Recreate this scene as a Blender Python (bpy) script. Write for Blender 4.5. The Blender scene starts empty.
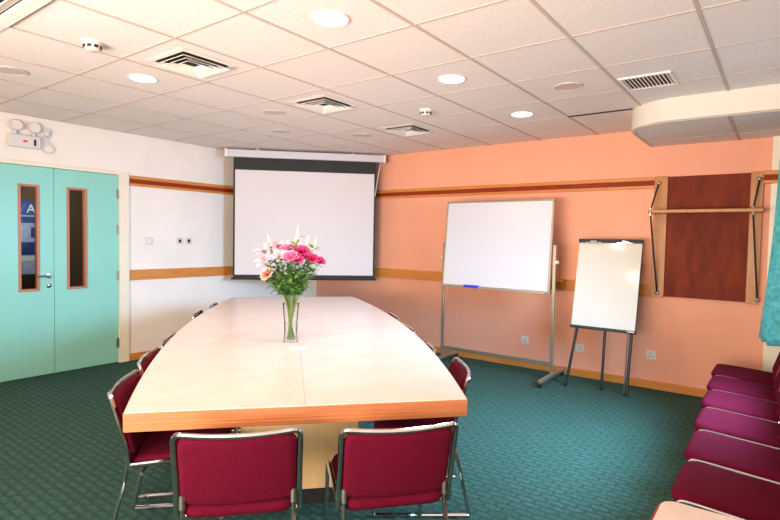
import bpy, bmesh, math, random
from mathutils import Vector, Matrix, noise
random.seed(7)
PI = math.pi
S = bpy.context.scene
COL = S.collection

# ------------------------------------------------------------------ camera, world, light, exposure
def rodrigues(r):
    a = Vector(r).length
    return Matrix.Rotation(a, 3, Vector(r).normalized())
RM = rodrigues((1.5448, .5290, -.4805))          # rows: right, down, forward
CAM = Vector((5.7865, -5.608, 1.408))
cd = bpy.data.cameras.new('camera'); cam = bpy.data.objects.new('camera', cd); COL.objects.link(cam)
cd.sensor_width = 36; cd.lens = 529.39 / 780 * 36; cd.clip_start = .05
r_, d_, f_ = RM[0], RM[1], RM[2]
M3 = Matrix((r_, -d_, -f_)).transposed()
cam.matrix_world = Matrix.Translation(CAM) @ M3.to_4x4()
S.camera = cam

w = bpy.data.worlds.new('world'); S.world = w; w.use_nodes = True
bg = w.node_tree.nodes['Background']; bg.inputs[0].default_value = (.55, .78, 1, 1); bg.inputs[1].default_value = 1.2

S.view_settings.view_transform = 'Standard'; S.view_settings.look = 'None'
S.view_settings.gamma = 1; S.view_settings.use_curve_mapping = False
S.view_settings.exposure = 0.16

def area_light(name, loc, direction, sx, sy, power, color, spread=180):
    l = bpy.data.lights.new(name, 'AREA'); l.shape = 'RECTANGLE'; l.size = sx; l.size_y = sy
    l.energy = power; l.color = color; l.spread = math.radians(spread)
    o = bpy.data.objects.new(name, l); COL.objects.link(o); o.location = loc
    o.rotation_euler = Vector(direction).to_track_quat('-Z', 'Y').to_euler()
    return o
# daylight through the window of the right wall (curtained both sides)
area_light('window_daylight', (6.12, -2.0, 1.55), (-1, 0, -.55), 1.0, 1.0, 95, (.34, .64, 1.0), 95)
# unseen fill light added behind the camera to lift ceiling and walls
area_light('rear_fill_light', (4.0, -7.4, 1.1), (-.15, 1, .42), 3.6, 1.3, 230, (1.0, .88, .78), 125)
LAMP_COL = (1.0, .84, .68)
LAMP_W = 28

# ------------------------------------------------------------------ helpers
def tag(o, label=None, cat=None, group=None, kind=None):
    if label: o['label'] = label
    if cat: o['category'] = cat
    if group: o['group'] = group
    if kind: o['kind'] = kind
    return o
def empty(name, loc, rz, label, cat, group=None):
    o = bpy.data.objects.new(name, None); COL.objects.link(o); o.empty_display_size = .1
    o.location = loc; o.rotation_euler = (0, 0, rz)
    return tag(o, label, cat, group)
def link(name, bm, mat, parent=None, smooth=True, bevel=0, angle=35):
    bmesh.ops.recalc_face_normals(bm, faces=bm.faces[:])
    me = bpy.data.meshes.new(name); bm.to_mesh(me); bm.free()
    if mat: me.materials.append(mat)
    if smooth:
        for p in me.polygons: p.use_smooth = True
        try: me.set_sharp_from_angle(angle=math.radians(angle))
        except Exception: pass
    o = bpy.data.objects.new(name, me); COL.objects.link(o)
    if bevel:
        b = o.modifiers.new('bevel', 'BEVEL'); b.width = bevel; b.segments = 2; b.limit_method = 'ANGLE'
    if parent: o.parent = parent
    return o
def struct(name, bm, mat, bevel=0, parent=None, smooth=False):
    o = link(name, bm, mat, parent, smooth, bevel)
    if not parent: o['kind'] = 'structure'
    return o
def NB(): return bmesh.new()
def box(bm, x0, x1, y0, y1, z0, z1, mtx=None):
    vs = [bm.verts.new((x, y, z)) for z in (z0, z1) for y in (y0, y1) for x in (x0, x1)]
    for f in ((0,2,3,1),(4,5,7,6),(0,1,5,4),(2,6,7,3),(0,4,6,2),(1,3,7,5)): bm.faces.new([vs[i] for i in f])
    if mtx is not None: bmesh.ops.transform(bm, matrix=mtx, verts=vs)
    return vs
def fillet(pts, r, n=6):
    pts = [Vector(p) for p in pts]; out = [pts[0]]
    for i in range(1, len(pts) - 1):
        a, b, c = pts[i-1], pts[i], pts[i+1]
        u = (a - b); v = (c - b); d = min(r, u.length * .48, v.length * .48)
        p, q = b + u.normalized() * d, b + v.normalized() * d
        for k in range(n + 1):
            t = k / n; out.append(p * (1-t)**2 + b * 2*t*(1-t) + q * t*t)
    out.append(pts[-1]); return out
def tube(bm, pts, r, n=8, closed=False, r1=None):
    pts = [Vector(p) for p in pts]; rings = []; N = len(pts)
    up = None
    for i, p in enumerate(pts):
        if closed: t = pts[(i+1) % N] - pts[i-1]
        else: t = pts[min(i+1, N-1)] - pts[max(i-1, 0)]
        t.normalize()
        if up is None:
            up = t.orthogonal().normalized()
        up = (up - t * up.dot(t)); up = up.normalized() if up.length > 1e-6 else t.orthogonal().normalized()
        s = t.cross(up); rr = r if r1 is None else r + (r1 - r) * i / (N - 1)
        rings.append([bm.verts.new(p + (up * math.cos(2*PI*k/n) + s * math.sin(2*PI*k/n)) * rr) for k in range(n)])
    for i in range(N if closed else N - 1):
        a, b = rings[i], rings[(i+1) % N]
        for k in range(n): bm.faces.new((a[k], a[(k+1) % n], b[(k+1) % n], b[k]))
    if not closed:
        bm.faces.new(rings[0][::-1]); bm.faces.new(rings[-1])
def lathe(bm, prof, n=28, mtx=None, cap=False):
    rings = [[bm.verts.new((r*math.cos(2*PI*k/n), r*math.sin(2*PI*k/n), z)) for k in range(n)] for r, z in prof]
    for a, b in zip(rings, rings[1:]):
        for k in range(n): bm.faces.new((a[k], a[(k+1) % n], b[(k+1) % n], b[k]))
    if cap:
        if prof[0][0] > 0: bm.faces.new(rings[0][::-1])
        if prof[-1][0] > 0: bm.faces.new(rings[-1])
    if mtx is not None: bmesh.ops.transform(bm, matrix=mtx, verts=[v for q in rings for v in q])
def prism(bm, outline, z0, z1):
    a = [bm.verts.new((x, y, z0)) for x, y in outline]; b = [bm.verts.new((x, y, z1)) for x, y in outline]
    n = len(a)
    bm.faces.new(a[::-1]); bm.faces.new(b)
    for k in range(n): bm.faces.new((a[k], a[(k+1) % n], b[(k+1) % n], b[k]))
def copy_tree(o, parent=None):
    c = o.copy(); COL.objects.link(c)
    if parent: c.parent = parent
    for ch in list(o.children): copy_tree(ch, c)
    return c

# ------------------------------------------------------------------ materials
def lin(c):
    return tuple(((x/255)/12.92 if x/255 <= .04045 else (((x/255)+.055)/1.055)**2.4) for x in c) + (1,)
def mat(name, rgb, rough=.5, metal=0, spec=.5, var=.0, scale=8, bump=0, bscale=200, coat=0, sheen=0, stretch=None, rgb2=None, trans=0, ior=1.45, emit=None, estr=0):
    m = bpy.data.materials.new(name); m.use_nodes = True
    nt = m.node_tree; b = nt.nodes['Principled BSDF']
    b.inputs['Base Color'].default_value = lin(rgb); b.inputs['Roughness'].default_value = rough
    b.inputs['Metallic'].default_value = metal; b.inputs['Specular IOR Level'].default_value = spec
    b.inputs['Coat Weight'].default_value = coat; b.inputs['Sheen Weight'].default_value = sheen
    b.inputs['Transmission Weight'].default_value = trans; b.inputs['IOR'].default_value = ior
    if emit: b.inputs['Emission Color'].default_value = lin(emit); b.inputs['Emission Strength'].default_value = estr
    tc = nt.nodes.new('ShaderNodeTexCoord'); mp = nt.nodes.new('ShaderNodeMapping')
    nt.links.new(tc.outputs['Object'], mp.inputs[0])
    if stretch: mp.inputs['Scale'].default_value = stretch
    if var or rgb2:
        nz = nt.nodes.new('ShaderNodeTexNoise'); nz.inputs['Scale'].default_value = scale; nz.inputs['Detail'].default_value = 5
        nt.links.new(mp.outputs[0], nz.inputs[0])
        cr = nt.nodes.new('ShaderNodeValToRGB'); cr.color_ramp.elements[0].position = .32; cr.color_ramp.elements[1].position = .68
        c = lin(rgb); c2 = lin(rgb2) if rgb2 else tuple(min(1, x*(1+var)) for x in c[:3]) + (1,)
        c1 = c if rgb2 else tuple(x*(1-var) for x in c[:3]) + (1,)
        cr.color_ramp.elements[0].color = c1; cr.color_ramp.elements[1].color = c2
        nt.links.new(nz.outputs[0], cr.inputs[0]); nt.links.new(cr.outputs[0], b.inputs['Base Color'])
    if bump:
        n2 = nt.nodes.new('ShaderNodeTexNoise'); n2.inputs['Scale'].default_value = bscale; n2.inputs['Detail'].default_value = 3
        nt.links.new(mp.outputs[0], n2.inputs[0])
        bp = nt.nodes.new('ShaderNodeBump'); bp.inputs['Strength'].default_value = bump; bp.inputs['Distance'].default_value = .004
        nt.links.new(n2.outputs[0], bp.inputs['Height']); nt.links.new(bp.outputs[0], b.inputs['Normal'])
    return m
M = {}
M['white_wall'] = mat('white paint', (240, 228, 216), .7, var=.03, scale=3, bump=.1)
M['coral'] = mat('coral paint', (240, 166, 134), .6, var=.03, scale=2.5, bump=.1)
M['ceiling'] = mat('mineral fibre tile', (238, 226, 220), .85, rgb2=(228, 214, 208), scale=60, bump=.3, bscale=150)
M['grid'] = mat('ceiling grid bar', (196, 176, 164), .6)
M['soffit'] = mat('bulkhead paint', (226, 214, 200), .6, var=.02)
M['teal'] = mat('teal door laminate', (140, 202, 184), .35, var=.02, scale=3)
M['cream_paint'] = mat('cream gloss paint', (236, 222, 196), .4, var=.02)
M['wood'] = mat('honey wood', (216, 140, 62), .4, rgb2=(200, 122, 50), scale=5, stretch=(1, 1, 12))
M['wood_orange'] = mat('orange beech', (190, 120, 80), .4, rgb2=(176, 104, 64), scale=4, stretch=(1, 1, 30))
M['maple'] = mat('pale maple', (194, 128, 60), .4, rgb2=(174, 110, 48), scale=5, stretch=(6, 6, 1))
M['mahogany'] = mat('mahogany', (132, 50, 22), .6, spec=.2, rgb2=(104, 36, 16), scale=4, stretch=(4, 4, 1))
M['red_strip'] = mat('mahogany strip', (156, 58, 28), .6, spec=.2, rgb2=(132, 46, 20), scale=5, stretch=(1, 1, 10))
M['laminate'] = mat('cream laminate', (230, 211, 199), .27, rgb2=(224, 203, 190), scale=7, stretch=(1, 1, 1), spec=.5)
M['pedestal'] = mat('beige laminate', (212, 176, 124), .4, rgb2=(202, 164, 112), scale=4, stretch=(6, 6, 1))
M['dark'] = mat('dark plastic', (30, 29, 30), .5)
M['black'] = mat('black fabric border', (40, 40, 36), .7)
M['blackmetal'] = mat('charcoal painted metal', (44, 44, 46), .4, metal=.3)
M['chrome'] = mat('chrome', (205, 205, 208), .13, metal=1)
M['steel'] = mat('brushed steel', (170, 166, 158), .3, metal=1)
M['alu'] = mat('anodised aluminium', (176, 160, 138), .38, metal=.75)
M['burgundy'] = mat('burgundy fabric', (90, 5, 32), .9, var=.10, scale=60, bump=.3, bscale=400, spec=.15)
M['whiteboard'] = mat('whiteboard enamel', (208, 203, 206), .12, spec=.5)
M['flipboard'] = mat('flipchart enamel', (212, 204, 190), .1, spec=.6)
M['screen'] = mat('projection screen', (218, 207, 204), .8, var=.01)
M['casing'] = mat('screen casing', (206, 200, 206), .35)
M['plastic'] = mat('white plastic', (218, 212, 204), .35)
M['plastic_cream'] = mat('cream plastic', (234, 224, 214), .4)
M['red_led'] = mat('red indicator', (180, 40, 30), .4, emit=(255, 40, 30), estr=.6)
M['blue_plastic'] = mat('blue plastic', (40, 56, 190), .4)
M['diffuser'] = mat('lamp diffuser', (255, 250, 240), .5, emit=(255, 240, 215), estr=22)
M['off_lens'] = mat('unlit lamp lens', (200, 186, 175), .4)
M['void_shade'] = mat('painted void shade', (34, 30, 28), .8)  # near-black colour standing in for shade inside ducts and gaps
M['paper'] = mat('white card', (246, 240, 232), .6)
M['curtain'] = mat('teal curtain fabric', (84, 188, 196), .4, rgb2=(50, 144, 152), scale=30, sheen=.4)
M['lining'] = mat('white sheer', (225, 225, 220), .7)
M['stem'] = mat('green stem', (98, 116, 58), .5, var=.15, scale=20)
M['leaf'] = mat('green leaf', (82, 128, 56), .5, rgb2=(124, 164, 84), scale=25)
M['lily'] = mat('pale pink petal', (244, 206, 214), .5, rgb2=(238, 172, 190), scale=14)
M['rose'] = mat('hot pink petal', (214, 42, 112), .5, rgb2=(232, 92, 152), scale=20)
M['midpink'] = mat('mid pink petal', (238, 120, 168), .5, rgb2=(246, 166, 196), scale=20)
M['peach'] = mat('cream pink petal', (250, 228, 200), .5, rgb2=(238, 146, 146), scale=16)
M['bud'] = mat('cream bud', (244, 234, 204), .5, rgb2=(236, 230, 184), scale=30)
M['corridor'] = mat('corridor wall paint', (96, 78, 56), .8, var=.04)
M['poster_blue'] = mat('poster blue', (44, 66, 130), .4)
M['poster_pale'] = mat('poster pale', (160, 182, 220), .4, rgb2=(196, 208, 230), scale=14)
M['poster_white'] = mat('poster white', (236, 240, 246), .4)
def glass(name, col, rough=0.0, thin=False, ior=1.2):
    m = bpy.data.materials.new(name); m.use_nodes = True; nt = m.node_tree
    if thin:
        nt.nodes.remove(nt.nodes['Principled BSDF'])
        t = nt.nodes.new('ShaderNodeBsdfTransparent'); t.inputs[0].default_value = col
        g = nt.nodes.new('ShaderNodeBsdfGlossy'); g.inputs['Roughness'].default_value = rough
        fr = nt.nodes.new('ShaderNodeFresnel'); fr.inputs[0].default_value = ior
        mx = nt.nodes.new('ShaderNodeMixShader'); nt.links.new(fr.outputs[0], mx.inputs[0])
        nt.links.new(t.outputs[0], mx.inputs[1]); nt.links.new(g.outputs[0], mx.inputs[2])
        nt.links.new(mx.outputs[0], nt.nodes['Material Output'].inputs[0])
    return m
M['glass'] = glass('clear glass', (.985, .99, .985, 1), .02, True, 1.13)
M['door_glass'] = glass('door glass', (.80, .78, .74, 1), .05, True, 1.06)

def carpet():
    m = bpy.data.materials.new('patterned green carpet'); m.use_nodes = True; nt = m.node_tree; L = nt.links
    b = nt.nodes['Principled BSDF']; b.inputs['Roughness'].default_value = .9; b.inputs['Specular IOR Level'].default_value = .2
    tc = nt.nodes.new('ShaderNodeTexCoord')
    mp = nt.nodes.new('ShaderNodeMapping'); mp.inputs['Rotation'].default_value = (0, 0, 0); L.new(tc.outputs['Object'], mp.inputs[0])
    br = nt.nodes.new('ShaderNodeTexBrick'); L.new(mp.outputs[0], br.inputs[0])
    br.offset = .5; br.inputs['Scale'].default_value = 1; br.inputs['Brick Width'].default_value = .10; br.inputs['Row Height'].default_value = .05
    br.inputs['Mortar Size'].default_value = .013; br.inputs['Mortar Smooth'].default_value = .5; br.inputs['Bias'].default_value = 0
    br.inputs['Color1'].default_value = lin((56, 90, 76)); br.inputs['Color2'].default_value = lin((61, 95, 81)); br.inputs['Mortar'].default_value = lin((46, 76, 66))
    nz = nt.nodes.new('ShaderNodeTexNoise'); nz.inputs['Scale'].default_value = 45; nz.inputs['Detail'].default_value = 6; L.new(tc.outputs['Object'], nz.inputs[0])
    mx = nt.nodes.new('ShaderNodeMix'); mx.data_type = 'RGBA'; mx.blend_type = 'MULTIPLY'; mx.inputs[0].default_value = .7
    cr = nt.nodes.new('ShaderNodeValToRGB'); cr.color_ramp.elements[0].color = (.5, .5, .5, 1); cr.color_ramp.elements[0].position = .3; cr.color_ramp.elements[1].color = (1.15, 1.15, 1.15, 1); cr.color_ramp.elements[1].position = .7
    L.new(nz.outputs[0], cr.inputs[0]); L.new(br.outputs[0], mx.inputs[6]); L.new(cr.outputs[0], mx.inputs[7]); L.new(mx.outputs[2], b.inputs['Base Color'])
    n2 = nt.nodes.new('ShaderNodeTexNoise'); n2.inputs['Scale'].default_value = 300; L.new(tc.outputs['Object'], n2.inputs[0])
    bp = nt.nodes.new('ShaderNodeBump'); bp.inputs['Strength'].default_value = .5; bp.inputs['Distance'].default_value = .005
    L.new(n2.outputs[0], bp.inputs['Height']); L.new(bp.outputs[0], b.inputs['Normal'])
    return m
M['carpet'] = carpet()

# ------------------------------------------------------------------ the room
H = 2.503; XR = 6.2; YF = -7.6
bm = NB(); box(bm, -.12, XR+.15, YF-.12, .12, -.1, 0); struct('floor', bm, M['carpet'])
bm = NB(); box(bm, -.12, XR+.15, YF-.12, .12, H, H+.1); struct('ceiling', bm, M['ceiling'])
DY0, DY1 = -4.10, -2.72
bm = NB(); box(bm, -.12, 0, YF-.12, DY0, 0, H); box(bm, -.12, 0, DY1, .12, 0, H); box(bm, -.12, 0, DY0, DY1, 2.06, H)
struct('wall_left', bm, M['white_wall'])
bm = NB(); box(bm, .25, XR+.15, 0, .12, 0, H); struct('wall_back', bm, M['coral'])
bm = NB(); box(bm, 0, .25, -.001, .12, 0, H); struct('trim_corner_return', bm, M['white_wall'])
WY0, WY1, WZ0, WZ1 = -2.7, -1.2, .9, 2.2
bm = NB(); box(bm, XR, XR+.15, YF-.12, WY0, 0, H); box(bm, XR, XR+.15, WY1, 0, 0, H)
box(bm, XR, XR+.15, WY0, WY1, 0, WZ0); box(bm, XR, XR+.15, WY0, WY1, WZ1, H); struct('wall_right', bm, M['white_wall'])
bm = NB(); box(bm, 0, XR, YF-.12, YF, 0, H); struct('wall_front', bm, M['white_wall'])
bm = NB(); box(bm, 5.665, XR, -.05, 0, 0, 2.34); struct('trim_pier', bm, M['cream_paint'])
# window in the right wall
bm = NB()
for y in (WY0, (WY0+WY1)/2-.025, WY1-.05): box(bm, XR+.03, XR+.09, y, y+.05, WZ0, WZ1)
for z in (WZ0, WZ1-.05): box(bm, XR+.03, XR+.09, WY0, WY1, z, z+.05)
win = struct('window_1', bm, M['cream_paint'])
bm = NB(); box(bm, XR+.055, XR+.061, WY0+.05, WY1-.05, WZ0+.05, WZ1-.05); link('pane', bm, M['glass'], win, False)
bm = NB(); box(bm, XR-.06, XR+.03, WY0-.04, WY1+.04, WZ0-.03, WZ0); struct('trim_sill', bm, M['cream_paint'], .004)
# ceiling grid
bm = NB(); gw = .0095
for i in range(0, 11):
    x = .016 + .6*i
    if 0 < x < XR: box(bm, x-gw, x+gw, YF, 0, H-.004, H+.002)
for j in range(-7, 8):
    y = -3.938 + .6*j
    if YF < y < 0: box(bm, 0, XR, y-gw*.7, y+gw*.7, H-.0035, H+.002)
struct('trim_ceiling_grid', bm, M['grid'])
bm = NB(); box(bm, 4.22, 4.74, -.950, -.930, H-.008, H-.001); struct('trim_gap_shade', bm, M['void_shade'])  # solid dark strip painting the shade of a gap between tiles
# bulkhead over the window corner
def arc(cx, cy, r, a0, a1, n=10): return [(cx + r*math.cos(a0+(a1-a0)*k/n), cy + r*math.sin(a0+(a1-a0)*k/n)) for k in range(n+1)]
SZ = 2.335
ol = [(4.70, 0)] + arc(5.10, -.73, .40, PI, 1.5*PI, 14) + [(XR, -1.13), (XR, 0)]
bm = NB(); prism(bm, ol, SZ, H); struct('trim_bulkhead', bm, M['soffit'], smooth=True)
il = [(4.73, -.005)] + arc(5.10, -.73, .37, PI, 1.5*PI, 14) + [(XR, -1.10), (XR, -.005)]
bm = NB(); prism(bm, il, SZ-.003, SZ+.01); o = struct('trim_bulkhead_tiles', bm, M['ceiling'])
bm = NB(); box(bm, 5.41, 5.435, -1.10, -.005, SZ-.006, SZ); box(bm, 4.74, XR, -.345, -.335, SZ-.006, SZ)
pts = [(x, y, SZ-.002) for x, y in il[:-1]]; tube(bm, pts, .007, 6)
struct('trim_bulkhead_grid', bm, M['grid'])
# rails: wood / mahogany / wood high up, plain wood dado
def rail_set(suffix, b):
    zt, zb = 2.043, 1.933
    for nm, z0, z1, d, m in (('trim_rail_upper_'+suffix, zt-.035, zt, .022, 'wood'), ('trim_rail_middle_'+suffix, zb+.028, zt-.035, .010, 'red_strip'),
                         ('trim_rail_lower_'+suffix, zb, zb+.028, .022, 'wood'), ('trim_dado_'+suffix, .893, 1.008, .02, 'wood')):
        bm = NB(); b(bm, z0, z1, d); struct(nm, bm, M[m], .002)
rail_set('left', lambda bm, z0, z1, d: box(bm, 0, d, -2.655, 0, z0, z1))
def rb(bm, z0, z1, d):
    if z0 < 1.5: box(bm, .03, 4.76, -d, 0, z0, z1)
    else:
        box(bm, .03, 4.757, -d, 0, z0, z1); box(bm, 5.613, XR, -.05-d, -.0, z0, z1)
rail_set('back', rb)
bm = NB(); box(bm, .02, 5.66, -.018, 0, 0, .077); struct('baseboard_back', bm, M['wood'], .003)
bm = NB(); box(bm, 0, .018, -2.67, 0, 0, .077); box(bm, 0, .018, YF, -4.15, 0, .077); struct('baseboard_left', bm, M['wood'], .003)
bm = NB(); box(bm, XR-.018, XR, YF, -.05, 0, .077); struct('baseboard_right', bm, M['wood'], .003)
# corridor behind the door
bm = NB(); box(bm, -1.62, -1.5, -5, -1.2, 0, H); box(bm, -1.5, -.12, -5.1, -5, 0, H); box(bm, -1.5, -.12, -1.3, -1.2, 0, H); struct('wall_corridor', bm, M['corridor'])
bm = NB(); box(bm, -1.62, -.12, -5.1, -1.2, -.1, 0); struct('floor_corridor', bm, M['corridor'])
bm = NB(); box(bm, -1.62, -.12, -5.1, -1.2, H, H+.1); struct('ceiling_corridor', bm, M['white_wall'])
# door casing
bm = NB()
box(bm, -.118, .025, -2.777, -2.672, 0, 2.036); box(bm, -.118, .025, -4.145, -4.043, 0, 2.036); box(bm, -.118, .025, -4.145, -2.672, 2.036, 2.072)
struct('trim_door_casing', bm, M['cream_paint'], .003)
def leaf(name, y0, y1, gy0, gy1):
    gz0, gz1 = .835, 1.86
    bm = NB(); X0, X1 = -.045, .0
    box(bm, X0, X1, y0, gy0, .008, 2.033); box(bm, X0, X1, gy1, y1, .008, 2.033)
    box(bm, X0, X1, gy0, gy1, .008, gz0); box(bm, X0, X1, gy0, gy1, gz1, 2.033)
    d = struct(name, bm, M['teal'])
    bm = NB(); t = .022
    box(bm, X0-.006, X1+.010, gy0, gy0+t, gz0, gz1); box(bm, X0-.006, X1+.010, gy1-t, gy1, gz0, gz1)
    box(bm, X0-.006, X1+.010, gy0+t, gy1-t, gz0, gz0+t); box(bm, X0-.006, X1+.010, gy0+t, gy1-t, gz1-t, gz1)
    fr = link('glazing_bead', bm, M['wood_orange'], d, False, .002)
    bm = NB(); box(bm, -.028, -.022, gy0+.01, gy1-.01, gz0+.01, gz1-.01); link('glass_panel', bm, M['door_glass'], d, False)
    return d
d1 = leaf('door_1', -4.04, -3.409, -3.712, -3.535)
d2 = leaf('door_2', -3.405, -2.779, -3.290, -3.100)
bm = NB(); lathe(bm, [(0, 0), (.026, 0), (.026, .008), (.01, .01), (.01, .045), (0, .045)], 16, Matrix.Translation((0, -3.455, .978)) @ Matrix.Rotation(PI/2, 4, 'Y'))
tube(bm, fillet([(.04, -3.455, .978), (.045, -3.50, .98), (.042, -3.575, .982)], .02), .010, 8); link('door_handle', bm, M['steel'], d1)
bm = NB(); lathe(bm, [(0, 0), (.024, 0), (.024, .008), (.012, .014), (0, .014)], 16, Matrix.Translation((0, -3.458, .885)) @ Matrix.Rotation(PI/2, 4, 'Y')); link('lock_cylinder', bm, M['steel'], d1)
for z in (.22, .95, 1.45, 1.83):
    bm = NB(); tube(bm, [(.012, -2.779, z-.05), (.012, -2.779, z+.05)], .009, 8); box(bm, 0, .004, -2.80, -2.779, z-.05, z+.05); link('hinge', bm, M['steel'], d2)
# corridor notice
po = empty('notice_poster', (-1.2, -3.19, .14), 0, 'blue notice display with a white letter A seen through the left door glass', 'poster')
def pbox(name, y0, y1, z0, z1, m, d=0): bm = NB(); box(bm, -.02+d, 0+d, y0, y1, z0, z1); return link(name, bm, M[m], po, False)
pbox('backing', -.28, .2, .78, 1.62, 'poster_pale'); pbox('header_band', -.28, .2, 1.46, 1.62, 'poster_blue', .004)
pbox('shelf_band', -.28, .2, 1.37, 1.44, 'poster_blue', .003); pbox('figure_panel', -.0, .05, 1.20, 1.32, 'poster_blue', .003)
pbox('foot_band', -.28, .2, .93, .99, 'poster_white', .004); pbox('dark_band', -.28, .2, 1.0, 1.15, 'poster_blue', .002)
tx = bpy.data.curves.new('letter', 'FONT'); tx.body = 'A'; tx.size = .14; tx.extrude = .002; tx.align_x = 'CENTER'
to = bpy.data.objects.new('tmp', tx); COL.objects.link(to); dg = bpy.context.evaluated_depsgraph_get()
me = bpy.data.meshes.new_from_object(to.evaluated_get(dg)); bpy.data.objects.remove(to)
lo = bpy.data.objects.new('letter', me); COL.objects.link(lo); me.materials.append(M['poster_white']); lo.parent = po
lo.matrix_local = Matrix.Translation((.008, -.0, 1.485)) @ Matrix(((0, 0, 1, 0), (1, 0, 0, 0), (0, 1, 0, 0), (0, 0, 0, 1)))
pl = bpy.data.lights.new('corridor_fill_light', 'POINT'); pl.energy = 32; pl.color = (.8, .88, 1); pl.shadow_soft_size = .1  # unseen point light, added so the poster and corridor show up
plo = bpy.data.objects.new('corridor_fill_light', pl); COL.objects.link(plo); plo.location = (-.6, -3.5, 2.3)

# ------------------------------------------------------------------ ceiling fittings
def downlight(x, y, lit, label):
    o = empty('recessed_downlight', (x, y, H), 0, label, 'ceiling light', 'lit downlights' if lit else 'unlit downlights')
    R_ = .092
    bm = NB(); lathe(bm, [(R_-.012, -.002), (R_-.004, -.008), (R_+.006, -.006), (R_+.008, 0)], 32); link('trim_ring', bm, M['plastic'] if lit else M['off_lens'], o)
    bm = NB(); lathe(bm, [(0, -.004), (R_-.01, -.004), (R_-.01, -.001)], 32); bmesh.ops.remove_doubles(bm, verts=bm.verts[:], dist=1e-5)
    link('lens', bm, M['diffuser'] if lit else M['off_lens'], o)
    if lit:
        l = bpy.data.lights.new('downlight_lamp', 'SPOT'); l.energy = LAMP_W; l.color = LAMP_COL; l.spot_size = math.radians(165); l.spot_blend = .9; l.shadow_soft_size = .08
        lo = bpy.data.objects.new('downlight_lamp', l); COL.objects.link(lo); lo.location = (0, 0, -.02); lo.parent = o
for x, y, lb in ((3.916, -3.638, 'lit round downlight at top centre, the nearest one over the table'), (2.116, -3.638, 'lit round downlight on the door side, beside the smoke detector'),
              (3.916, -2.438, 'lit round downlight in the middle of the row in front of the whiteboard'), (3.916, -1.238, 'lit round downlight farthest along the row, closest to the coral wall')):
    downlight(x, y, True, lb)
for x, y, lb in ((1.516, -4.238, 'unlit round downlight at the far left above the doors'), (2.116, -2.438, 'unlit round downlight between the two square vents and the door wall'),
              (4.516, -1.838, 'unlit round downlight left of the slatted grille'), (1.516, -1.838, 'unlit round downlight above the left half of the projection screen'),
              (2.116, -1.238, 'unlit round downlight above the right half of the projection screen')):
    downlight(x, y, False, lb)
for x, y in ((3.916, -4.838), (.916, -5.438), (3.916, -6.038)):  # unseen spots without fittings, added behind the camera for ambient fill
    l = bpy.data.lights.new('rear_fill_spot', 'SPOT'); l.energy = LAMP_W*.4; l.color = LAMP_COL; l.spot_size = math.radians(165); l.spot_blend = .9; l.shadow_soft_size = .08
    lo = bpy.data.objects.new('rear_fill_spot', l); COL.objects.link(lo); lo.location = (x, y, H-.03)
def vent(x, y, label, R_=.2):
    o = empty('air_diffuser', (x, y, H), 0, label, 'vent', 'square ceiling vents')
    bm = NB(); box(bm, -R_+.02, R_-.02, -R_+.02, R_-.02, -.004, -.001); link('duct_shade_plate', bm, M['void_shade'], o, False)  # flat dark plate in place of the shaded duct above
    def ring(bm, a, b, za, zb, t=.003):
        for s in range(4):
            c, sn = round(math.cos(s*PI/2)), round(math.sin(s*PI/2))
            def P(px, py, z): return bm.verts.new((c*px - sn*py, sn*px + c*py, z))
            v = [P(-a, -a, za), P(a, -a, za), P(b, -b, zb), P(-b, -b, zb)]
            u = [P(-a, -a, za-t), P(a, -a, za-t), P(b, -b, zb-t), P(-b, -b, zb-t)]
            bm.faces.new(v); bm.faces.new(u[::-1])
            for k in range(4): bm.faces.new((v[k], v[(k+1)%4], u[(k+1)%4], u[k]))
    bm = NB(); ring(bm, R_, R_-.035, -.003, -.006); link('flange', bm, M['plastic_cream'], o, False)
    for q, (b, a) in enumerate(((R_-.035, R_-.075), (R_-.075, R_-.115), (R_-.115, R_-.15))):
        bm = NB(); ring(bm, b, a, -.028, -.006); link('louvre', bm, M['plastic_cream'], o, False)
vent(2.716, -3.638, 'square louvred ceiling vent nearest the camera, beside the lit door-side downlight')
vent(2.716, -2.438, 'square louvred ceiling vent in the middle of the row of three')
vent(2.716, -1.238, 'square louvred ceiling vent farthest away, near the right end of the screen')
o = empty('return_grille', (5.0, -1.68, H), 0, 'rectangular cream slatted grille in the ceiling near the bulkhead', 'vent')
bm = NB(); box(bm, -.145, .145, -.145, .145, -.003, -.001); link('duct_shade_plate', bm, M['void_shade'], o, False)  # shade behind the slats, painted as a dark plate
bm = NB(); box(bm, -.16, .16, -.16, -.14, -.012, 0); box(bm, -.16, .16, .14, .16, -.012, 0); box(bm, -.16, -.14, -.14, .14, -.012, 0); box(bm, .14, .16, -.14, .14, -.012, 0); link('frame', bm, M['plastic_cream'], o, False, .002)
for k in range(12):
    x = -.128 + k*.0233
    bm = NB(); box(bm, -.0075, .0075, -.14, .14, -.002, .0, Matrix.Translation((x, 0, -.007)) @ Matrix.Rotation(.5, 4, 'Y')); link('slat', bm, M['plastic_cream'], o, False)
o = empty('air_conditioner', (2.716, -4.84, H), 0, 'grey slotted air conditioner panel at the top left corner of the ceiling', 'air conditioner')
bm = NB(); box(bm, -.28, .28, -.28, .28, -.004, -.001); link('duct_shade_plate', bm, M['void_shade'], o, False)  # dark sheet painting the shade behind the louvres
bm = NB(); box(bm, -.29, .29, .22, .29, -.02, 0); box(bm, -.29, .29, -.29, -.22, -.02, 0); box(bm, -.29, -.22, -.22, .22, -.02, 0); box(bm, .22, .29, -.22, .22, -.02, 0); link('frame', bm, M['plastic_cream'], o, False, .004)
for k in range(5):
    y = -.18 + k*.09
    bm = NB(); box(bm, -.22, .22, -.032, .032, -.003, .003, Matrix.Translation((0, y, -.018)) @ Matrix.Rotation(.45, 4, 'X')); link('louvre', bm, M['plastic_cream'], o, False)
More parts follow.
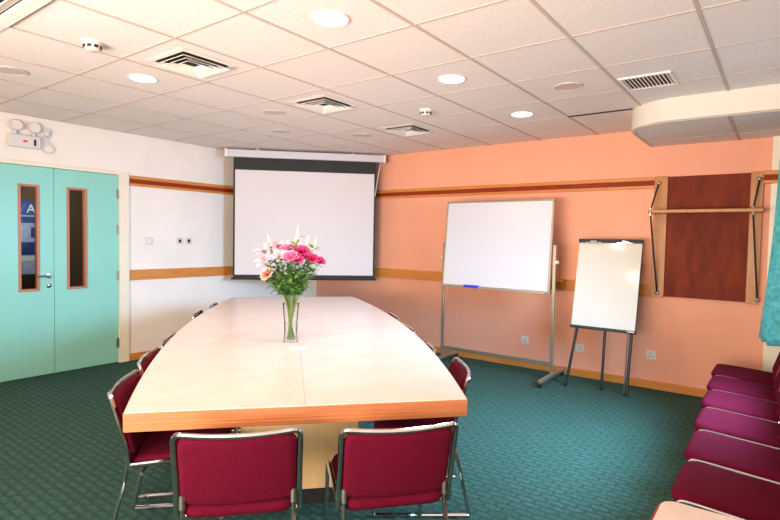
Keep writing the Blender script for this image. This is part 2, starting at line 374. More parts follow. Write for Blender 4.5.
def smoke(x, y, label):
    o = empty('smoke_detector', (x, y, H), 0, label, 'smoke detector')
    bm = NB(); lathe(bm, [(0, -.012), (.056, -.012), (.058, 0)], 24); link('base', bm, M['plastic_cream'], o)
    bm = NB(); lathe(bm, [(0, -.05), (.03, -.05), (.042, -.042), (.046, -.012), (0, -.012)], 24); link('head', bm, M['plastic'], o)
    for k in range(8):
        a = k*PI/4; bm = NB(); box(bm, -.004, .004, -.010, .010, -.007, .007, Matrix.Translation((.0445*math.cos(a), .0445*math.sin(a), -.03)) @ Matrix.Rotation(a, 4, 'Z')); link('inlet', bm, M['dark'], o, False)
smoke(2.55, -4.17, 'white round smoke detector on the ceiling at the left, above the doors')
smoke(3.293, -1.80, 'white round smoke detector above the right end of the screen')

# ------------------------------------------------------------------ wall fittings
o = empty('emergency_light', (0, -3.665, 2.25), 0, 'white twin head emergency light on the wall above the teal doors', 'emergency light')
bm = NB(); box(bm, .001, .06, -.13, .13, -.055, .058); link('body', bm, M['plastic'], o, True, .008)
for y in (-.07, .08):
    bm = NB(); tube(bm, [(.03, y, .05), (.03, y, .10)], .014, 10); link('neck', bm, M['plastic'], o)
    mt = Matrix.Translation((.03, y, .138)) @ Matrix.Rotation(math.radians(75), 4, 'Y')
    bm = NB(); lathe(bm, [(0, -.03), (.03, -.028), (.05, 0), (.054, .022), (.05, .026), (.046, .02)], 24, mt); h = link('lamp_head', bm, M['plastic'], o)
    bm = NB(); lathe(bm, [(0, .018), (.047, .020)], 20, mt); link('reflector', bm, M['plastic_cream'], h)
bm = NB(); box(bm, .06, .0615, -.018, .018, -.008, .012); link('indicator', bm, M['red_led'], o, False)
bm = NB(); box(bm, .06, .062, .07, .09, -.03, .03); link('test_button', bm, M['dark'], o, False)
bm = NB(); box(bm, .001, .012, .14, .235, .07, .165); link('socket_plate', bm, M['plastic'], o, False, .003)
bm = NB(); box(bm, .012, .045, .165, .205, .085, .125); tube(bm, fillet([(.03, .185, .085), (.03, .185, .03), (.02, .26, -.03), (.02, .24, -.075), (.02, .19, -.085), (.02, .145, -.05), (.02, .13, 0)], .04), .005, 6); link('power_lead', bm, M['plastic'], o, True)
def plate(name, loc, wall, label, cat, holes, group=None, size=.043):
    o = empty(name, loc, 0 if wall == 'L' else -PI/2, label, cat, group)      # local +X out of the wall
    bm = NB(); box(bm, .0005, .009, -size, size, -size, size); link('face_plate', bm, M['plastic'], o, False, .003)
    if holes == 'switch':
        bm = NB(); box(bm, .009, .013, -.022, .022, -.024, .024); link('rocker', bm, M['plastic_cream'], o, False, .002)
    elif holes == 'data':
        bm = NB(); box(bm, .009, .0105, -.016, .016, -.020, .020); link('port', bm, M['dark'], o, False)
    else:
        for (y, z) in ((0, .018), (-.014, -.012), (.014, -.012)):
            bm = NB(); box(bm, .009, .0098, y-.003, y+.003, z-.008, z+.008); link('slot', bm, M['dark'], o, False)
plate('light_switch', (0, -2.434, 1.328), 'L', 'white light switch on the white wall beside the door', 'switch', 'switch')
plate('data_socket', (0, -2.055, 1.331), 'L', 'white plate with a dark port, left of the pair on the white wall', 'socket', 'data', 'dark ported plates')
plate('data_socket', (0, -1.938, 1.332), 'L', 'white plate with a dark port, right of the pair nearer the screen', 'socket', 'data', 'dark ported plates')
plate('power_socket', (3.497, 0, .304), 'C', 'white power socket low on the coral wall under the whiteboard', 'socket', 'power', 'low wall sockets')
plate('power_socket', (4.102, 0, .298), 'C', 'white power socket low on the wall behind the flip chart easel legs', 'socket', 'power', 'low wall sockets')
plate('power_socket', (4.779, 0, .324), 'C', 'white power socket low on the coral wall right of the flip chart', 'socket', 'power', 'low wall sockets')

# ------------------------------------------------------------------ projection screen across the corner
o = empty('projection_screen', (.865, -.835, 0), PI/4, 'large pull-down projection screen hung across the corner, white with a black border', 'screen')
HW = .895                                       # local: +X along the screen, -Y towards the room
bm = NB()
pr = [(-.045, 2.475), (.02, 2.48), (.045, 2.455), (.045, 2.40), (.02, 2.385), (-.045, 2.385)]
a = [bm.verts.new((-HW-.10, y, z)) for y, z in pr]; b = [bm.verts.new((HW+.12, y, z)) for y, z in pr]
bm.faces.new(a); bm.faces.new(b[::-1])
for k in range(6): bm.faces.new((a[k], b[k], b[(k+1)%6], a[(k+1)%6]))
cs = link('casing', bm, M['casing'], o, True, .006)
for x in (-HW-.10, HW+.09):
    bm = NB(); box(bm, x, x+.03, -.048, .048, 2.382, 2.482); link('end_cap', bm, M['plastic_cream'], cs, False, .004)
for x in (-.6, .6):
    bm = NB(); box(bm, x-.02, x+.02, -.02, .02, 2.475, H); link('bracket', bm, M['steel'], cs, False)
bm = NB(); box(bm, -HW, HW, .002, .004, .875, 2.40); link('black_border', bm, M['black'], o, False)
bm = NB(); box(bm, -HW+.022, HW-.022, -.0015, .002, .918, 2.232); link('viewing_surface', bm, M['screen'], o, False)
bm = NB(); tube(bm, [(-HW-.02, .002, .868), (HW+.02, .002, .868)], .014, 10); link('weight_bar', bm, M['dark'], o)
bm = NB(); tube(bm, [(HW+.06, -.02, 2.39), (HW+.03, -.03, 2.25), (HW-.01, -.01, 1.95)], .005, 6); link('pull_cord', bm, M['plastic'], o)

# ------------------------------------------------------------------ whiteboard on its stand
o = empty('whiteboard', (3.31, -.42, 0), 0, 'white dry-erase board on a wheeled aluminium stand before the coral wall', 'whiteboard')
tl = Matrix.Translation((0, 0, 1.36)) @ Matrix.Rotation(math.radians(-5), 4, 'X')
BW, BH = .598, .455
bm = NB(); box(bm, -BW, BW, -.012, .008, -BH, BH, tl); bd = link('board', bm, M['whiteboard'], o, False)
bm = NB(); t = .018
for q in ((-BW-t, BW+t, BH, BH+t), (-BW-t, BW+t, -BH-t, -BH), (-BW-t, -BW, -BH, BH), (BW, BW+t, -BH, BH)): box(bm, q[0], q[1], -.018, .012, q[2], q[3], tl)
link('frame', bm, M['alu'], o, False, .003)
bm = NB(); box(bm, -BW, BW, -.075, -.015, -BH-.026, -BH-.012, tl); box(bm, -BW, BW, -.079, -.073, -BH-.026, -BH-.004, tl); link('pen_tray', bm, M['alu'], o, False, .002)
bm = NB(); box(bm, BW-.07, BW-.015, -.0195, -.018, -BH-.014, -BH-.002, tl); link('maker_plate', bm, M['dark'], o, False)
for x in (-.612-.025, .612+.025):
    bm = NB(); box(bm, x-.016, x+.016, .0, .03, .06, 1.372); link('post', bm, M['alu'], o, False, .004)
    bm = NB(); box(bm, x-.02, x+.02, -.30, .36, .045, .075); f = link('foot', bm, M['alu'], o, False, .004)
    for y in (-.28, .34):
        bm = NB(); lathe(bm, [(0, -.014), (.02, -.014), (.024, -.008), (.024, .008), (.02, .014), (0, .014)], 16, Matrix.Translation((x, y, .0245)) @ Matrix.Rotation(PI/2, 4, 'Y')); box(bm, x-.02, x+.02, y-.018, y+.018, .03, .047); link('castor', bm, M['dark'], f)
    bm = NB(); lathe(bm, [(0, 0), (.018, 0), (.018, .022), (.0, .022)], 12, Matrix.Translation((x + (.016 if x > 0 else -.016), .015, 1.2)) @ Matrix.Rotation(PI/2 if x > 0 else -PI/2, 4, 'Y')); link('pivot_knob', bm, M['plastic'], o)
bm = NB(); box(bm, -.637, .637, .006, .026, .885, .912); link('upper_crossbar', bm, M['alu'], o, False, .003)
bm = NB(); box(bm, -.637, .637, .003, .027, .155, .195); link('lower_crossbar', bm, M['alu'], o, False, .003)
tray_z = 1.36 - .455*math.cos(math.radians(8)) - .004
bm = NB(); box(bm, -.085, .085, -.022, .022, 0, .028); e = link('board_eraser', bm, M['blue_plastic'], None, True, .005)
e.location = (3.09, -.53, .893); e.rotation_euler = (math.radians(-8), 0, 0); tag(e, 'blue board eraser lying on the left part of the whiteboard tray', 'eraser')
bm = NB(); tube(bm, [(-.065, 0, 0), (.04, 0, 0)], .008, 10); mk = link('marker_pen', bm, M['plastic'], None, True)
bm = NB(); tube(bm, [(.04, 0, 0), (.07, 0, 0)], .009, 10); link('cap', bm, M['dark'], mk)
mk.location = (3.6, -.525, .902); tag(mk, 'white marker pen with a dark cap on the whiteboard tray', 'marker')
o = empty('wall_ledge', (3.45, 0, 0), 0, 'wooden ledge on the coral wall, its end showing right of the whiteboard', 'ledge')
bm = NB(); box(bm, -.5, .5, -.14, -.02, .985, 1.008); link('board', bm, M['wood'], o, False, .003)
for x in (-.4, .465):
    bm = NB(); vs = [(-.02, .895), (-.135, .983), (-.02, .983)]
    a = [bm.verts.new((x, y, z)) for y, z in vs]; b = [bm.verts.new((x+.02, y, z)) for y, z in vs]
    bm.faces.new(a); bm.faces.new(b[::-1]); [bm.faces.new((a[k], b[k], b[(k+1)%3], a[(k+1)%3])) for k in range(3)]
    link('bracket', bm, M['wood'], o, False)

# ------------------------------------------------------------------ flip chart easel
o = empty('flip_chart_easel', (4.43, -.42, 0), 0, 'small flip chart board leaning on a black three-legged easel', 'easel')
tl = Matrix.Translation((0, .085, 1.005)) @ Matrix.Rotation(math.radians(-13), 4, 'X')
BW, BH = .288, .415
bm = NB(); box(bm, -BW, BW, -.014, .006, -BH, BH, tl); link('board', bm, M['flipboard'], o, False, .002)
bm = NB(); box(bm, -BW-.006, BW+.006, -.026, .012, BH-.012, BH+.026, tl); tp = link('clamp_bar', bm, M['blackmetal'], o, False, .003)
for x in (-.15, .14):
    bm = NB(); box(bm, x-.075, x+.075, -.032, -.024, BH-.018, BH-.006, tl); box(bm, x-.03, x+.03, -.034, -.026, BH-.01, BH+.008, tl); link('clip', bm, M['chrome'], tp, False, .002)
bm = NB(); box(bm, -BW-.004, BW+.012, -.045, .012, -BH-.026, -BH, tl); bb = link('bottom_ledge', bm, M['blackmetal'], o, False, .003)
bm = NB(); box(bm, BW-.06, BW+.0, -.049, -.044, -BH-.016, -BH-.008, tl); link('maker_plate', bm, M['chrome'], bb, False)
bm = NB(); box(bm, BW, BW+.006, -.016, .01, -BH, BH, tl); link('edge_strip', bm, M['blackmetal'], o, False)
def bar(name, p, q, r0, r1=None):
    bm = NB(); tube(bm, [p, q], r0, 10, r1=r1); l = link(name, bm, M['blackmetal'], o)
    bm = NB(); tube(bm, [Vector(q), Vector(q) + Vector((0, 0, .03))], r0*1.15, 10); link('rubber_foot', bm, M['dark'], l)
def fp(x, z): return tl @ Vector((x, .02, z))
bar('leg', fp(-.19, .1), (-.315, -.045, .0), .014)
bar('leg', fp(.255, .1), (.238, -.035, .0), .014)
bar('leg', fp(.0, .3), (.0, .03, .0), .013)
bm = NB(); tube(bm, [fp(.225, -.3), (.215, -.03, .03)], .007, 8); link('stay_rod', bm, M['steel'], o)

# ------------------------------------------------------------------ wall panel with shelf
o = empty('wall_shelf_unit', (5.2, 0, 0), 0, 'mahogany wall panel with pale wood sides, one shelf and metal tie rods', 'shelf')
bm = NB(); box(bm, -.325, .32, -.03, -.001, .905, 2.035); link('back_panel', bm, M['mahogany'], o, False, .002)
for x0, x1, xr in ((-.44, -.325, -.40), (.32, .412, .385)):
    bm = NB(); box(bm, x0, x1, -.045, -.001, .895, 2.04); sp = link('side_plate', bm, M['maple'], o, False, .003)
    for z in (1.975, .935):
        bm = NB(); lathe(bm, [(0, 0), (.018, 0), (.02, .01), (.014, .03), (0, .034)], 14, Matrix.Translation((xr + (.02 if z < 1 else 0), -.045, z)) @ Matrix.Rotation(PI/2, 4, 'X')); link('rod_fixing', bm, M['steel'], sp)
    bm = NB(); tube(bm, [(xr, -.065, 1.975), (xr-.03, -.245, 1.70), (xr+.02, -.065, .935)], .0075, 8); rd = link('tie_rod', bm, M['blackmetal'], o)
    bm = NB(); tube(bm, [(xr-.03, -.245, 1.66), (xr-.03, -.245, 1.735)], .013, 10); link('rod_joint', bm, M['steel'], rd)
bm = NB(); box(bm, -.445, .425, -.26, -.045, 1.685, 1.715); link('shelf_board', bm, M['maple'], o, False, .004)

# ------------------------------------------------------------------ curtains
def curtain(x, y0, y1, ztop, zbot, pull, label, seed, name='window_curtain'):
    o = empty(name, (x, (y0+y1)/2, 0), 0, label, 'curtain')
    bm = NB(); nu, nv = 90, 30; g = []
    for j in range(nv+1):
        t = j/nv; row = []
        for i in range(nu+1):
            u = i/nu; y = (y0 - y1)/2 + (y1-y0)*u
            wv = math.sin(u*2*PI*6 + seed) * (.022 + .025*t) + math.sin(u*2*PI*2.3 + seed*2) * .015*t
            row.append(bm.verts.new((wv - pull*t*t*(.15 + .85*u), y*(1 - .10*t), ztop + (zbot-ztop)*t + .008*math.sin(u*30)*t)))
        g.append(row)
    for j in range(nv):
        for i in range(nu): bm.faces.new((g[j][i], g[j][i+1], g[j+1][i+1], g[j+1][i]))
    c = link('drape', bm, M['curtain'], o); s = c.modifiers.new('solid', 'SOLIDIFY'); s.thickness = .003
    bm = NB(); box(bm, -.02, .02, (y0-y1)/2-.03, (y1-y0)/2+.03, ztop-.005, ztop+.02); link('track', bm, M['plastic'], o, False)
    return o
curtain(5.76, -1.10, -.45, 2.305, .70, .075, 'teal patterned curtain hanging at the right edge by the window', .4)
curtain(6.12, -3.5, -2.75, 2.3, .66, .0, 'teal patterned curtain on the near side of the window', 1.9)

# ------------------------------------------------------------------ conference table
T0 = Vector((4.3085, -4.162)); U = Vector((-.740, .674)).normalized(); V = Vector((U.y, -U.x))
def TP(a, s): return T0 + U*a + V*s
TL = 3.80; ang = math.atan2(U.y, U.x)                    # local +X = along the table, local -Y = +s
tb = empty('conference_table', (T0.x, T0.y, 0), ang, 'long boat-shaped conference table with cream top and orange wood edge', 'table')
def half(a): t = a/TL*2 - 1; return .663 + (.815-.663)*(1 - t*t) - .02*(a/TL)
def outline(side, inset=0, n=26):
    p = [(inset + (TL-2*inset)*k/n, 0) for k in range(n+1)]
    return [(x, side*(half(x)-inset)) for x, _ in p]
for side in (-1, 1):
    e = outline(side, .004); g = .0007*side
    pts = [(e[0][0], g)] + e + [(e[-1][0], g)]
    bm = NB(); prism(bm, pts if side < 0 else pts[::-1], .722, .75); link('tabletop', bm, M['laminate'], tb, False)
bm = NB(); box(bm, .3, TL-.3, -.4, .4, .69, .7215); link('underframe', bm, M['dark'], tb, False)
ol = outline(-1) + outline(1)[::-1]; il = outline(-1, .024) + outline(1, .024)[::-1]
bm = NB(); rows = [[bm.verts.new((x, y, z)) for x, y in P] for P, z in ((ol, .676), (ol, .7465), (il, .7465), (il, .676))]
n = len(ol)
for q in range(4):
    A, B = rows[q], rows[(q+1) % 4]
    for k in range(n): bm.faces.new((A[k], A[(k+1)%n], B[(k+1)%n], B[k]))
link('edge_band', bm, M['wood_orange'], tb, True, .0015)
bm = NB(); tube(bm, [(x, y, .708) for x, y in ol], .0016, 4, True); tube(bm, [(x, y, .696) for x, y in ol], .0016, 4, True); link('edge_groove', bm, M['wood'], tb, False)
for a0, a1 in ((.66, 1.40), (2.4, 3.14)):
    bm = NB(); box(bm, a0, a1, -.30, .30, .10, .69); pd = link('pedestal', bm, M['pedestal'], tb, False, .003)
    bm = NB(); box(bm, a0+.04, a1-.04, -.26, .26, 0, .10); link('plinth', bm, M['dark'], pd, False)
# place card
bm = NB(); box(bm, -.05, .05, -.035, .035, 0, .004); box(bm, .005, .035, -.012, .006, .004, .0045); pc = link('place_card', bm, M['paper'], None, False)
pc.location = (3.50, -3.437, .7505); pc.rotation_euler = (0, 0, math.radians(37)); tag(pc, 'small white card lying on the table in front of the vase', 'card')

# ------------------------------------------------------------------ chairs
def cushion(bm, w, d, h, mtx, crown=.012, r=.03, bend=0, n=14, cr=.045):
    """rounded pad, centred, w along X, d along Y, h along Z"""
    def sup(u, e=5): return u
    g = {}
    for sgn in (1, -1):
        for i in range(n+1):
            for j in range(n+1):
                u, v = 2*i/n-1, 2*j/n-1
                # remap to concentrate at the rim
                su = math.copysign(1-(1-abs(u))**1.6, u); sv = math.copysign(1-(1-abs(v))**1.6, v)
                x, y = su*w/2, sv*d/2
                # rounded corners
                cx, cy = w/2-cr, d/2-cr
                dx, dy = max(0, abs(x)-cx), max(0, abs(y)-cy)
                if dx > 0 and dy > 0:
                    L = math.hypot(dx, dy); m = max(dx, dy); k = m/L
                    x = math.copysign(cx+dx*k, x); y = math.copysign(cy+dy*k, y)
                ed = min(w/2-abs(su*w/2), d/2-abs(sv*d/2)); q = min(1, ed/r); hz = h/2*math.sqrt(max(0, 1-(1-q)**2))
                hz = h*.12 + hz*.88 if q > 0 else 0
                hz += crown*(1-su*su)*(1-sv*sv)*(1 if sgn > 0 else .4)
                key = (i, j, 0 if q <= 0 else sgn)
                if key in g: continue
                g[key] = bm.verts.new(mtx @ Vector((x, y, sgn*hz + bend*(x/(w/2))**2)))
    def G(i, j, s): return g.get((i, j, s)) or g[(i, j, 0)]
    for s in (1, -1):
        for i in range(n):
            for j in range(n):
                f = [G(i, j, s), G(i+1, j, s), G(i+1, j+1, s), G(i, j+1, s)]
                if len(set(f)) >= 3:
                    try: bm.faces.new(f if s > 0 else f[::-1])
                    except Exception: pass
def make_chair():
    o = empty('padded_chair', (0, 0, 0), 0, 'x', 'chair')
    X = .217
    bm = NB(); cushion(bm, .408, .42, .042, Matrix.Translation((0, .034, .421)) @ Matrix.Rotation(math.radians(3), 4, 'X'), .012, .026, cr=.062); link('seat', bm, M['burgundy'], o, angle=180)
    mt = Matrix.Translation((0, -.196, .570)) @ Matrix.Rotation(math.radians(17), 4, 'X') @ Matrix.Rotation(PI/2, 4, 'X')
    bm = NB(); cushion(bm, .416, .288, .034, mt, .005, .017, bend=-.020, cr=.045); link('backrest', bm, M['burgundy'], o, angle=180)
    # curved chrome loop around the backrest, down to the seat
    top = []
    for k in range(9):
        t = -1 + 2*k/8; top.append(Vector((X*t*.80, -.254 + .020*t*t, .714 + .004*t*t)))
    path = [(-X, -.150, .395), (-X, -.155, .46)] + fillet([(-X, -.155, .46), (-X, -.226, .722), (-X*.70, -.244, .717)], .055)[1:-1] + top + fillet([(X*.70, -.244, .717), (X, -.226, .722), (X, -.155, .46)], .055)[1:-1] + [(X, -.155, .46), (X, -.150, .395)]
    bm = NB(); tube(bm, path, .0105, 8); link('back_frame', bm, M['chrome'], o)
    for s in (-1, 1):
        x = s*(X-.001); xi = x - s*.0205
        P = [(xi, -.158, .46), (xi, -.165, .38), (x, -.238, .05), (x, -.248, .012), (x, -.20, .012), (x, .20, .012), (x, .245, .013), (x, .240, .05), (x, .215, .38), (x, .208, .432), (x, .15, .432), (x, -.150, .412)]
        bm = NB(); tube(bm, fillet(P, .045, 5), .0098, 8); lg = link('leg_frame', bm, M['chrome'], o)
        for y in (-.16, .17):
            bm = NB(); box(bm, x-.011, x+.011, y-.02, y+.02, .0, .012); link('glide', bm, M['dark'], lg, False)
        bm = NB(); tube(bm, [(xi, -.1605, .425), (xi, -.157, .475)], .013, 8); link('sleeve', bm, M['steel'], o)
    bm = NB(); tube(bm, [(-X, .12, .385), (X, .12, .385)], .008, 8); tube(bm, [(-X, -.10, .372), (X, -.10, .372)], .008, 8); link('seat_support', bm, M['steel'], o)
    return o
chair = make_chair(); used = [False]
def place(x, y, face, label, group):
    c = chair if not used[0] else copy_tree(chair)
    used[0] = True
    c.location = (x, y, 0); c.rotation_euler = (0, 0, math.atan2(face[1], face[0]) - PI/2)
    c['label'] = label; c['group'] = group
    return c
def rot(v, deg): a = math.radians(deg); return (v[0]*math.cos(a)-v[1]*math.sin(a), v[0]*math.sin(a)+v[1]*math.cos(a))
def near(a, s, deg, label): p = TP(a, s); place(p.x, p.y, rot(U, deg), label, 'chairs at the near end of the table')
near(.055, -.240, 0, 'burgundy padded chair at the near table end, the left of the two')
near(.025, .330, 2, 'burgundy padded chair at the near table end, the right of the two')
def side(a, s, sgn, deg, label, group): p = TP(a, s); place(p.x, p.y, rot((V.x*-sgn, V.y*-sgn), deg), label, group)
gl, gr = 'chairs along the door side of the table', 'chairs along the whiteboard side of the table'
side(.555, -.585, -1, 0, 'burgundy chair on the door side of the table, nearest the camera', gl)
side(1.11, -.612, -1, 0, 'burgundy chair on the door side of the table, second from the near corner', gl)
side(1.60, -.610, -1, 0, 'burgundy chair on the door side of the table, third from the near corner', gl)
side(2.78, -.620, -1, 0, 'burgundy chair on the door side of the table, fourth along, just its back top showing', gl)
side(3.33, -.560, -1, 0, 'burgundy chair on the door side of the table, last before the far end', gl)
side(.69, .633, 1, -9, 'burgundy chair on the whiteboard side of the table, nearest the camera', gr)
side(1.26, .590, 1, 0, 'burgundy chair on the whiteboard side of the table, second from the near corner', gr)
side(1.89, .615, 1, 0, 'burgundy chair on the whiteboard side of the table, third from the near corner', gr)
side(2.51, .625, 1, 0, 'burgundy chair on the whiteboard side of the table, farthest of the four', gr)
words = ('at the far end of the window row, against the coral wall', 'second from the coral wall in the window row', 'third from the coral wall in the window row',
         'fourth from the coral wall in the window row', 'fifth from the coral wall in the window row', 'nearest the camera in the window row, beside the cream side table')
for k in range(6):
    place(5.612 + .018*k, -.815 - .4657*k, (-1, 0), 'burgundy chair ' + words[k], 'row of chairs under the window')

# ------------------------------------------------------------------ cream side table at the lower right
o = empty('side_table', (5.85, -3.80, 0), 0, 'low cream-topped side table with brown edge at the end of the chair row', 'table')
pts = []
for cx, cy, a0 in ((.28, .22, 0), (-.33, .22, PI/2), (-.33, -.35, PI), (.28, -.35, 1.5*PI)): pts += arc(cx, cy, .05, a0, a0+PI/2, 5)
bm = NB(); prism(bm, pts, .478, .5); link('top', bm, M['laminate'], o, True, .003)
bm = NB(); tube(bm, [(x*1.005, y*1.005, .484) for x, y in pts], .009, 8, True); link('edge_band', bm, M['red_strip'], o)
bm = NB(); box(bm, -.33, .28, -.35, .22, .42, .476); link('apron', bm, M['red_strip'], o, False, .003)
for x in (-.31, .26):
    for y in (-.33, .20):
        bm = NB(); tube(bm, [(x, y, 0), (x, y, .43)], .016, 10, r1=.022); link('leg', bm, M['red_strip'], o)

# ------------------------------------------------------------------ vase and flowers
VB = Vector((3.332, -3.344, .7505))
vs = empty('glass_vase', VB, 0, 'clear glass vase of water standing on the conference table', 'vase')
bm = NB(); lathe(bm, [(0, .0), (.042, .0), (.044, .006), (.040, .06), (.042, .14), (.050, .235), (.052, .245), (.047, .240), (.038, .14), (.036, .06), (.038, .018), (0, .016)], 32)
bmesh.ops.remove_doubles(bm, verts=bm.verts[:], dist=1e-5); link('vessel', bm, M['glass'], vs)
bm = NB(); lathe(bm, [(0, .018), (.036, .019), (.034, .06), (.0355, .13), (0, .13)], 24); bmesh.ops.remove_doubles(bm, verts=bm.verts[:], dist=1e-5); link('water', bm, M['glass'], vs)
RV = Vector((.80, .60, 0)); DV = Vector((-.598, .80, 0))
PX = 3.29/529.39
def bez(a, b, c, n=9): return [a*(1-t)**2 + b*2*t*(1-t) + c*t*t for t in (k/n for k in range(n+1))]
def leafgeo(bm, p, d, L, wd, droop=.3):
    d = d.normalized(); s = d.cross(Vector((0, 0, 1)))
    s = s.normalized() if s.length > .05 else Vector((1, 0, 0)); up = s.cross(d); pv = None; n = 5
    for k in range(n+1):
        t = k/n; c = p + d*(L*t) - Vector((0, 0, 1))*(droop*L*t*t); h = wd*math.sin(PI*min(.98, t*.92+.06))
        q = (bm.verts.new(c - s*h), bm.verts.new(c - up*h*.25), bm.verts.new(c + s*h))
        if pv: bm.faces.new((pv[0], pv[1], q[1], q[0])); bm.faces.new((pv[1], pv[2], q[2], q[1]))
        pv = q
def frame_of(d):
    d = d.normalized(); a = d.orthogonal().normalized(); return a, d.cross(a), d
def petal(bm, p, A, B, D, az, L, wd, open_, curl, n=5):
    rad = A*math.cos(az) + B*math.sin(az); tang = D.cross(rad); pv = None; pos = p.copy(); th = open_
    for k in range(n+1):
        t = k/n; h = wd*math.sin(PI*min(.97, .12+t*.82)); nn = (rad*math.cos(th)*-1 + D*math.sin(th))
        q = (bm.verts.new(pos - tang*h + nn*h*.15), bm.verts.new(pos), bm.verts.new(pos + tang*h + nn*h*.15))
        if pv: bm.faces.new((pv[0], pv[1], q[1], q[0])); bm.faces.new((pv[1], pv[2], q[2], q[1]))
        pv = q; pos = pos + (D*math.cos(th) + rad*math.sin(th))*(L/n); th += curl/n
def bloom(kind, p, d, size):
    bm = NB(); A, B, D = frame_of(d); ph = random.random()*6
    if kind == 'lily':
        for k in range(6): petal(bm, p, A, B, D, ph + k*PI/3, size, size*.26, .55 + .15*(k % 2), 1.3)
    elif kind in ('rose', 'midpink', 'peach'):
        for r in range(4):
            n = 5 + r*2
            for k in range(n): petal(bm, p, A, B, D, ph + r*.5 + k*2*PI/n + random.uniform(-.2, .2), size*(.80+.05*r), size*.36, .10 + .30*r, .25 + .10*r + random.uniform(-.2, .2))
    elif kind == 'bud':
        for k in range(16):
            t = k/16; q = p + D*(size*(t-.3)*1.6)
            for j in range(3): petal(bm, q, A, B, D, k*1.1 + j*2.1, size*.36*(1.15-t), size*.16*(1.2-t), .5, -.3, 3)
    return bm
def flower(kind, px, py, depth, size, label, group, name, face=0.5):
    size *= 1.35
    tip = Vector((VB.x, VB.y, 0)) + RV*((px-291)*PX*.92) + DV*depth + Vector((0, 0, .75 + (341.5-py)*PX*1.0))
    side_ = RV*((px-291)*PX*.92) + DV*depth
    base = VB + Vector((0, 0, .022)) - Vector((side_.x, side_.y, 0)).normalized()*random.uniform(.01, .026) if side_.length > .01 else VB + Vector((0, 0, .022))
    neck = VB + Vector((0, 0, .24)) + Vector((side_.x, side_.y, 0))*.17
    ctrl = neck + Vector((side_.x, side_.y, 0))*.22 + Vector((0, 0, .10))
    path = bez(base, (base+neck)/2, neck, 4)[:-1] + bez(neck, ctrl, tip, 8)
    o = empty(name, base, 0, label, 'flower', group)
    def loc(bm): bmesh.ops.translate(bm, vec=-base, verts=bm.verts[:]); return bm
    bm = NB(); tube(bm, path, .0036, 6, r1=.0022); link('stem', loc(bm), M['stem'], o)
    d = (path[-1]-path[-2]).normalized()
    d = (d + (-DV)*face + Vector((0, 0, .15))).normalized() if kind != 'bud' else d
    b = bloom(kind, tip, d, size); link('bloom', loc(b), M[kind], o, angle=180)
    if kind == 'lily':
        b = NB(); A, B, D = frame_of(d)
        for k in range(5):
            q = tip + D*size*.55 + (A*math.cos(k*1.257) + B*math.sin(k*1.257))*size*.16
            tube(b, [tip + D*size*.1, q], .0008, 4); bmesh.ops.create_icosphere(b, subdivisions=1, radius=.0026, matrix=Matrix.Translation(q))
        link('stamens', loc(b), M['mahogany'], o)
    bm = NB()
    for t in range(6, len(path)-1):
        for _ in range(6):
            p = path[t].lerp(path[t+1], random.random()); az = random.random()*6.28
            leafgeo(bm, p, Vector((math.cos(az), math.sin(az), random.uniform(.2, .9))), random.uniform(.04, .075), random.uniform(.007, .012), random.uniform(0, .5))
    link('leaves', loc(bm), M['leaf'], o, angle=180)
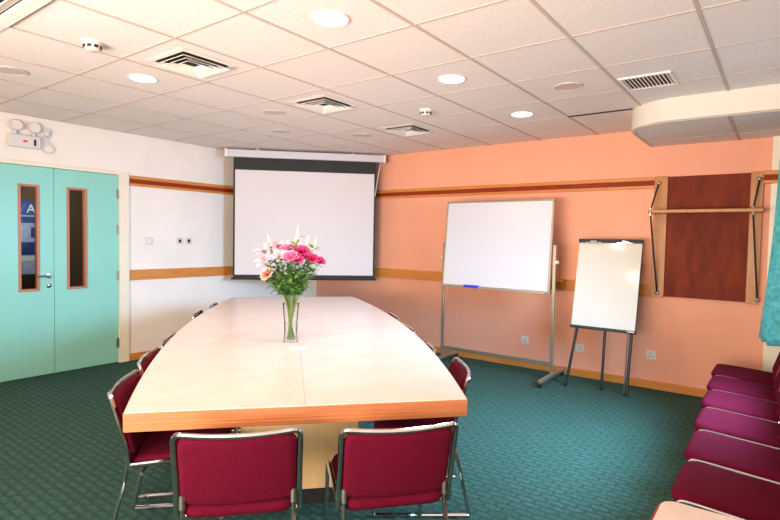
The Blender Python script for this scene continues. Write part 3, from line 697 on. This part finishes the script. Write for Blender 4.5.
FL = [('lily', 262, 252, 0, .058, 'pale pink lily at the far left of the bouquet'), ('lily', 266, 262, -.05, .06, 'pale pink lily at the left, above the cream rose'),
      ('lily', 275, 248, .06, .06, 'pale pink lily high on the left of the bouquet'), ('lily', 281, 257, -.06, .06, 'pale pink lily in the front centre left'),
      ('lily', 290, 247, .05, .055, 'pale pink lily at the top centre of the bouquet'), ('lily', 273, 258, .0, .055, 'pale pink lily between the left lilies'),
      ('peach', 269, 274, -.07, .042, 'cream rose with pink tips low on the left of the bouquet'),
      ('midpink', 285, 251, 0, .045, 'mid pink bloom left of the hot pink ones'), ('midpink', 294, 257, -.09, .045, 'mid pink bloom at the front centre'),
      ('rose', 303, 252, -.03, .046, 'hot pink bloom at upper right centre'), ('rose', 299, 259, -.08, .042, 'hot pink bloom at the front, right of centre'),
      ('rose', 306, 258, .04, .044, 'hot pink bloom behind the right front one'), ('rose', 314, 259, -.03, .040, 'hot pink bloom second from the right edge'),
      ('rose', 321, 261, 0, .036, 'hot pink bloom at the far right of the bouquet'),
      ('bud', 266, 243, .05, .045, 'cream flower spike at the upper left'), ('bud', 297, 236, 0, .052, 'tallest cream flower spike at the top of the bouquet'),
      ('bud', 306, 244, .03, .045, 'cream flower spike right of the tallest one'), ('bud', 315, 245, .0, .042, 'pale flower spike at the upper right')]
NM = dict(lily='pink_lily', peach='cream_rose', midpink='pink_carnation', rose='hot_pink_carnation', bud='flower_spike')
GR = dict(lily='lilies in the vase', peach=None, midpink='mid pink blooms in the vase', rose='hot pink blooms in the vase', bud='flower spikes in the vase')
for k, px, py, dp, sz, lb in FL: flower(k, px, py, dp, sz, lb, GR[k], NM[k])
for q, (px, py, dp, lb) in enumerate(((262, 280, .02, 'leafy green sprig drooping at the lower left of the bouquet'), (279, 271, -.09, 'leafy green sprig at the front left of the bouquet'), (292, 268, -.11, 'leafy green sprig at the front centre of the bouquet'),
                               (304, 270, -.08, 'leafy green sprig at the front right of the bouquet'), (315, 270, .0, 'leafy green sprig at the right of the bouquet'), (286, 266, .08, 'leafy green sprig behind the centre of the bouquet'))):
    tip = Vector((VB.x, VB.y, 0)) + RV*((px-291)*PX*.92) + DV*dp + Vector((0, 0, .75 + (341.5-py)*PX)); side_ = RV*((px-291)*PX*.92) + DV*dp
    base = VB + Vector((random.uniform(-.02, .02), random.uniform(-.02, .02), .022)); neck = VB + Vector((0, 0, .24)) + side_*.12
    path = bez(base, (base+neck)/2, neck, 4)[:-1] + bez(neck, neck + side_*.25 + Vector((0, 0, .1)), tip, 8)
    o = empty('leafy_sprig', base, 0, lb, 'foliage', 'green sprigs in the vase')
    bm = NB(); tube(bm, path, .003, 6, r1=.0016); bmesh.ops.translate(bm, vec=-base, verts=bm.verts[:]); link('stem', bm, M['stem'], o)
    bm = NB()
    for t in range(6, len(path)-1):
        for _ in range(9):
            p = path[t].lerp(path[t+1], random.random()); az = random.random()*6.28
            leafgeo(bm, p, Vector((math.cos(az), math.sin(az), random.uniform(.1, 1.0))), random.uniform(.05, .085), random.uniform(.008, .013), random.uniform(0, .6))
    bmesh.ops.translate(bm, vec=-base, verts=bm.verts[:]); link('leaves', bm, M['leaf'], o, angle=180)
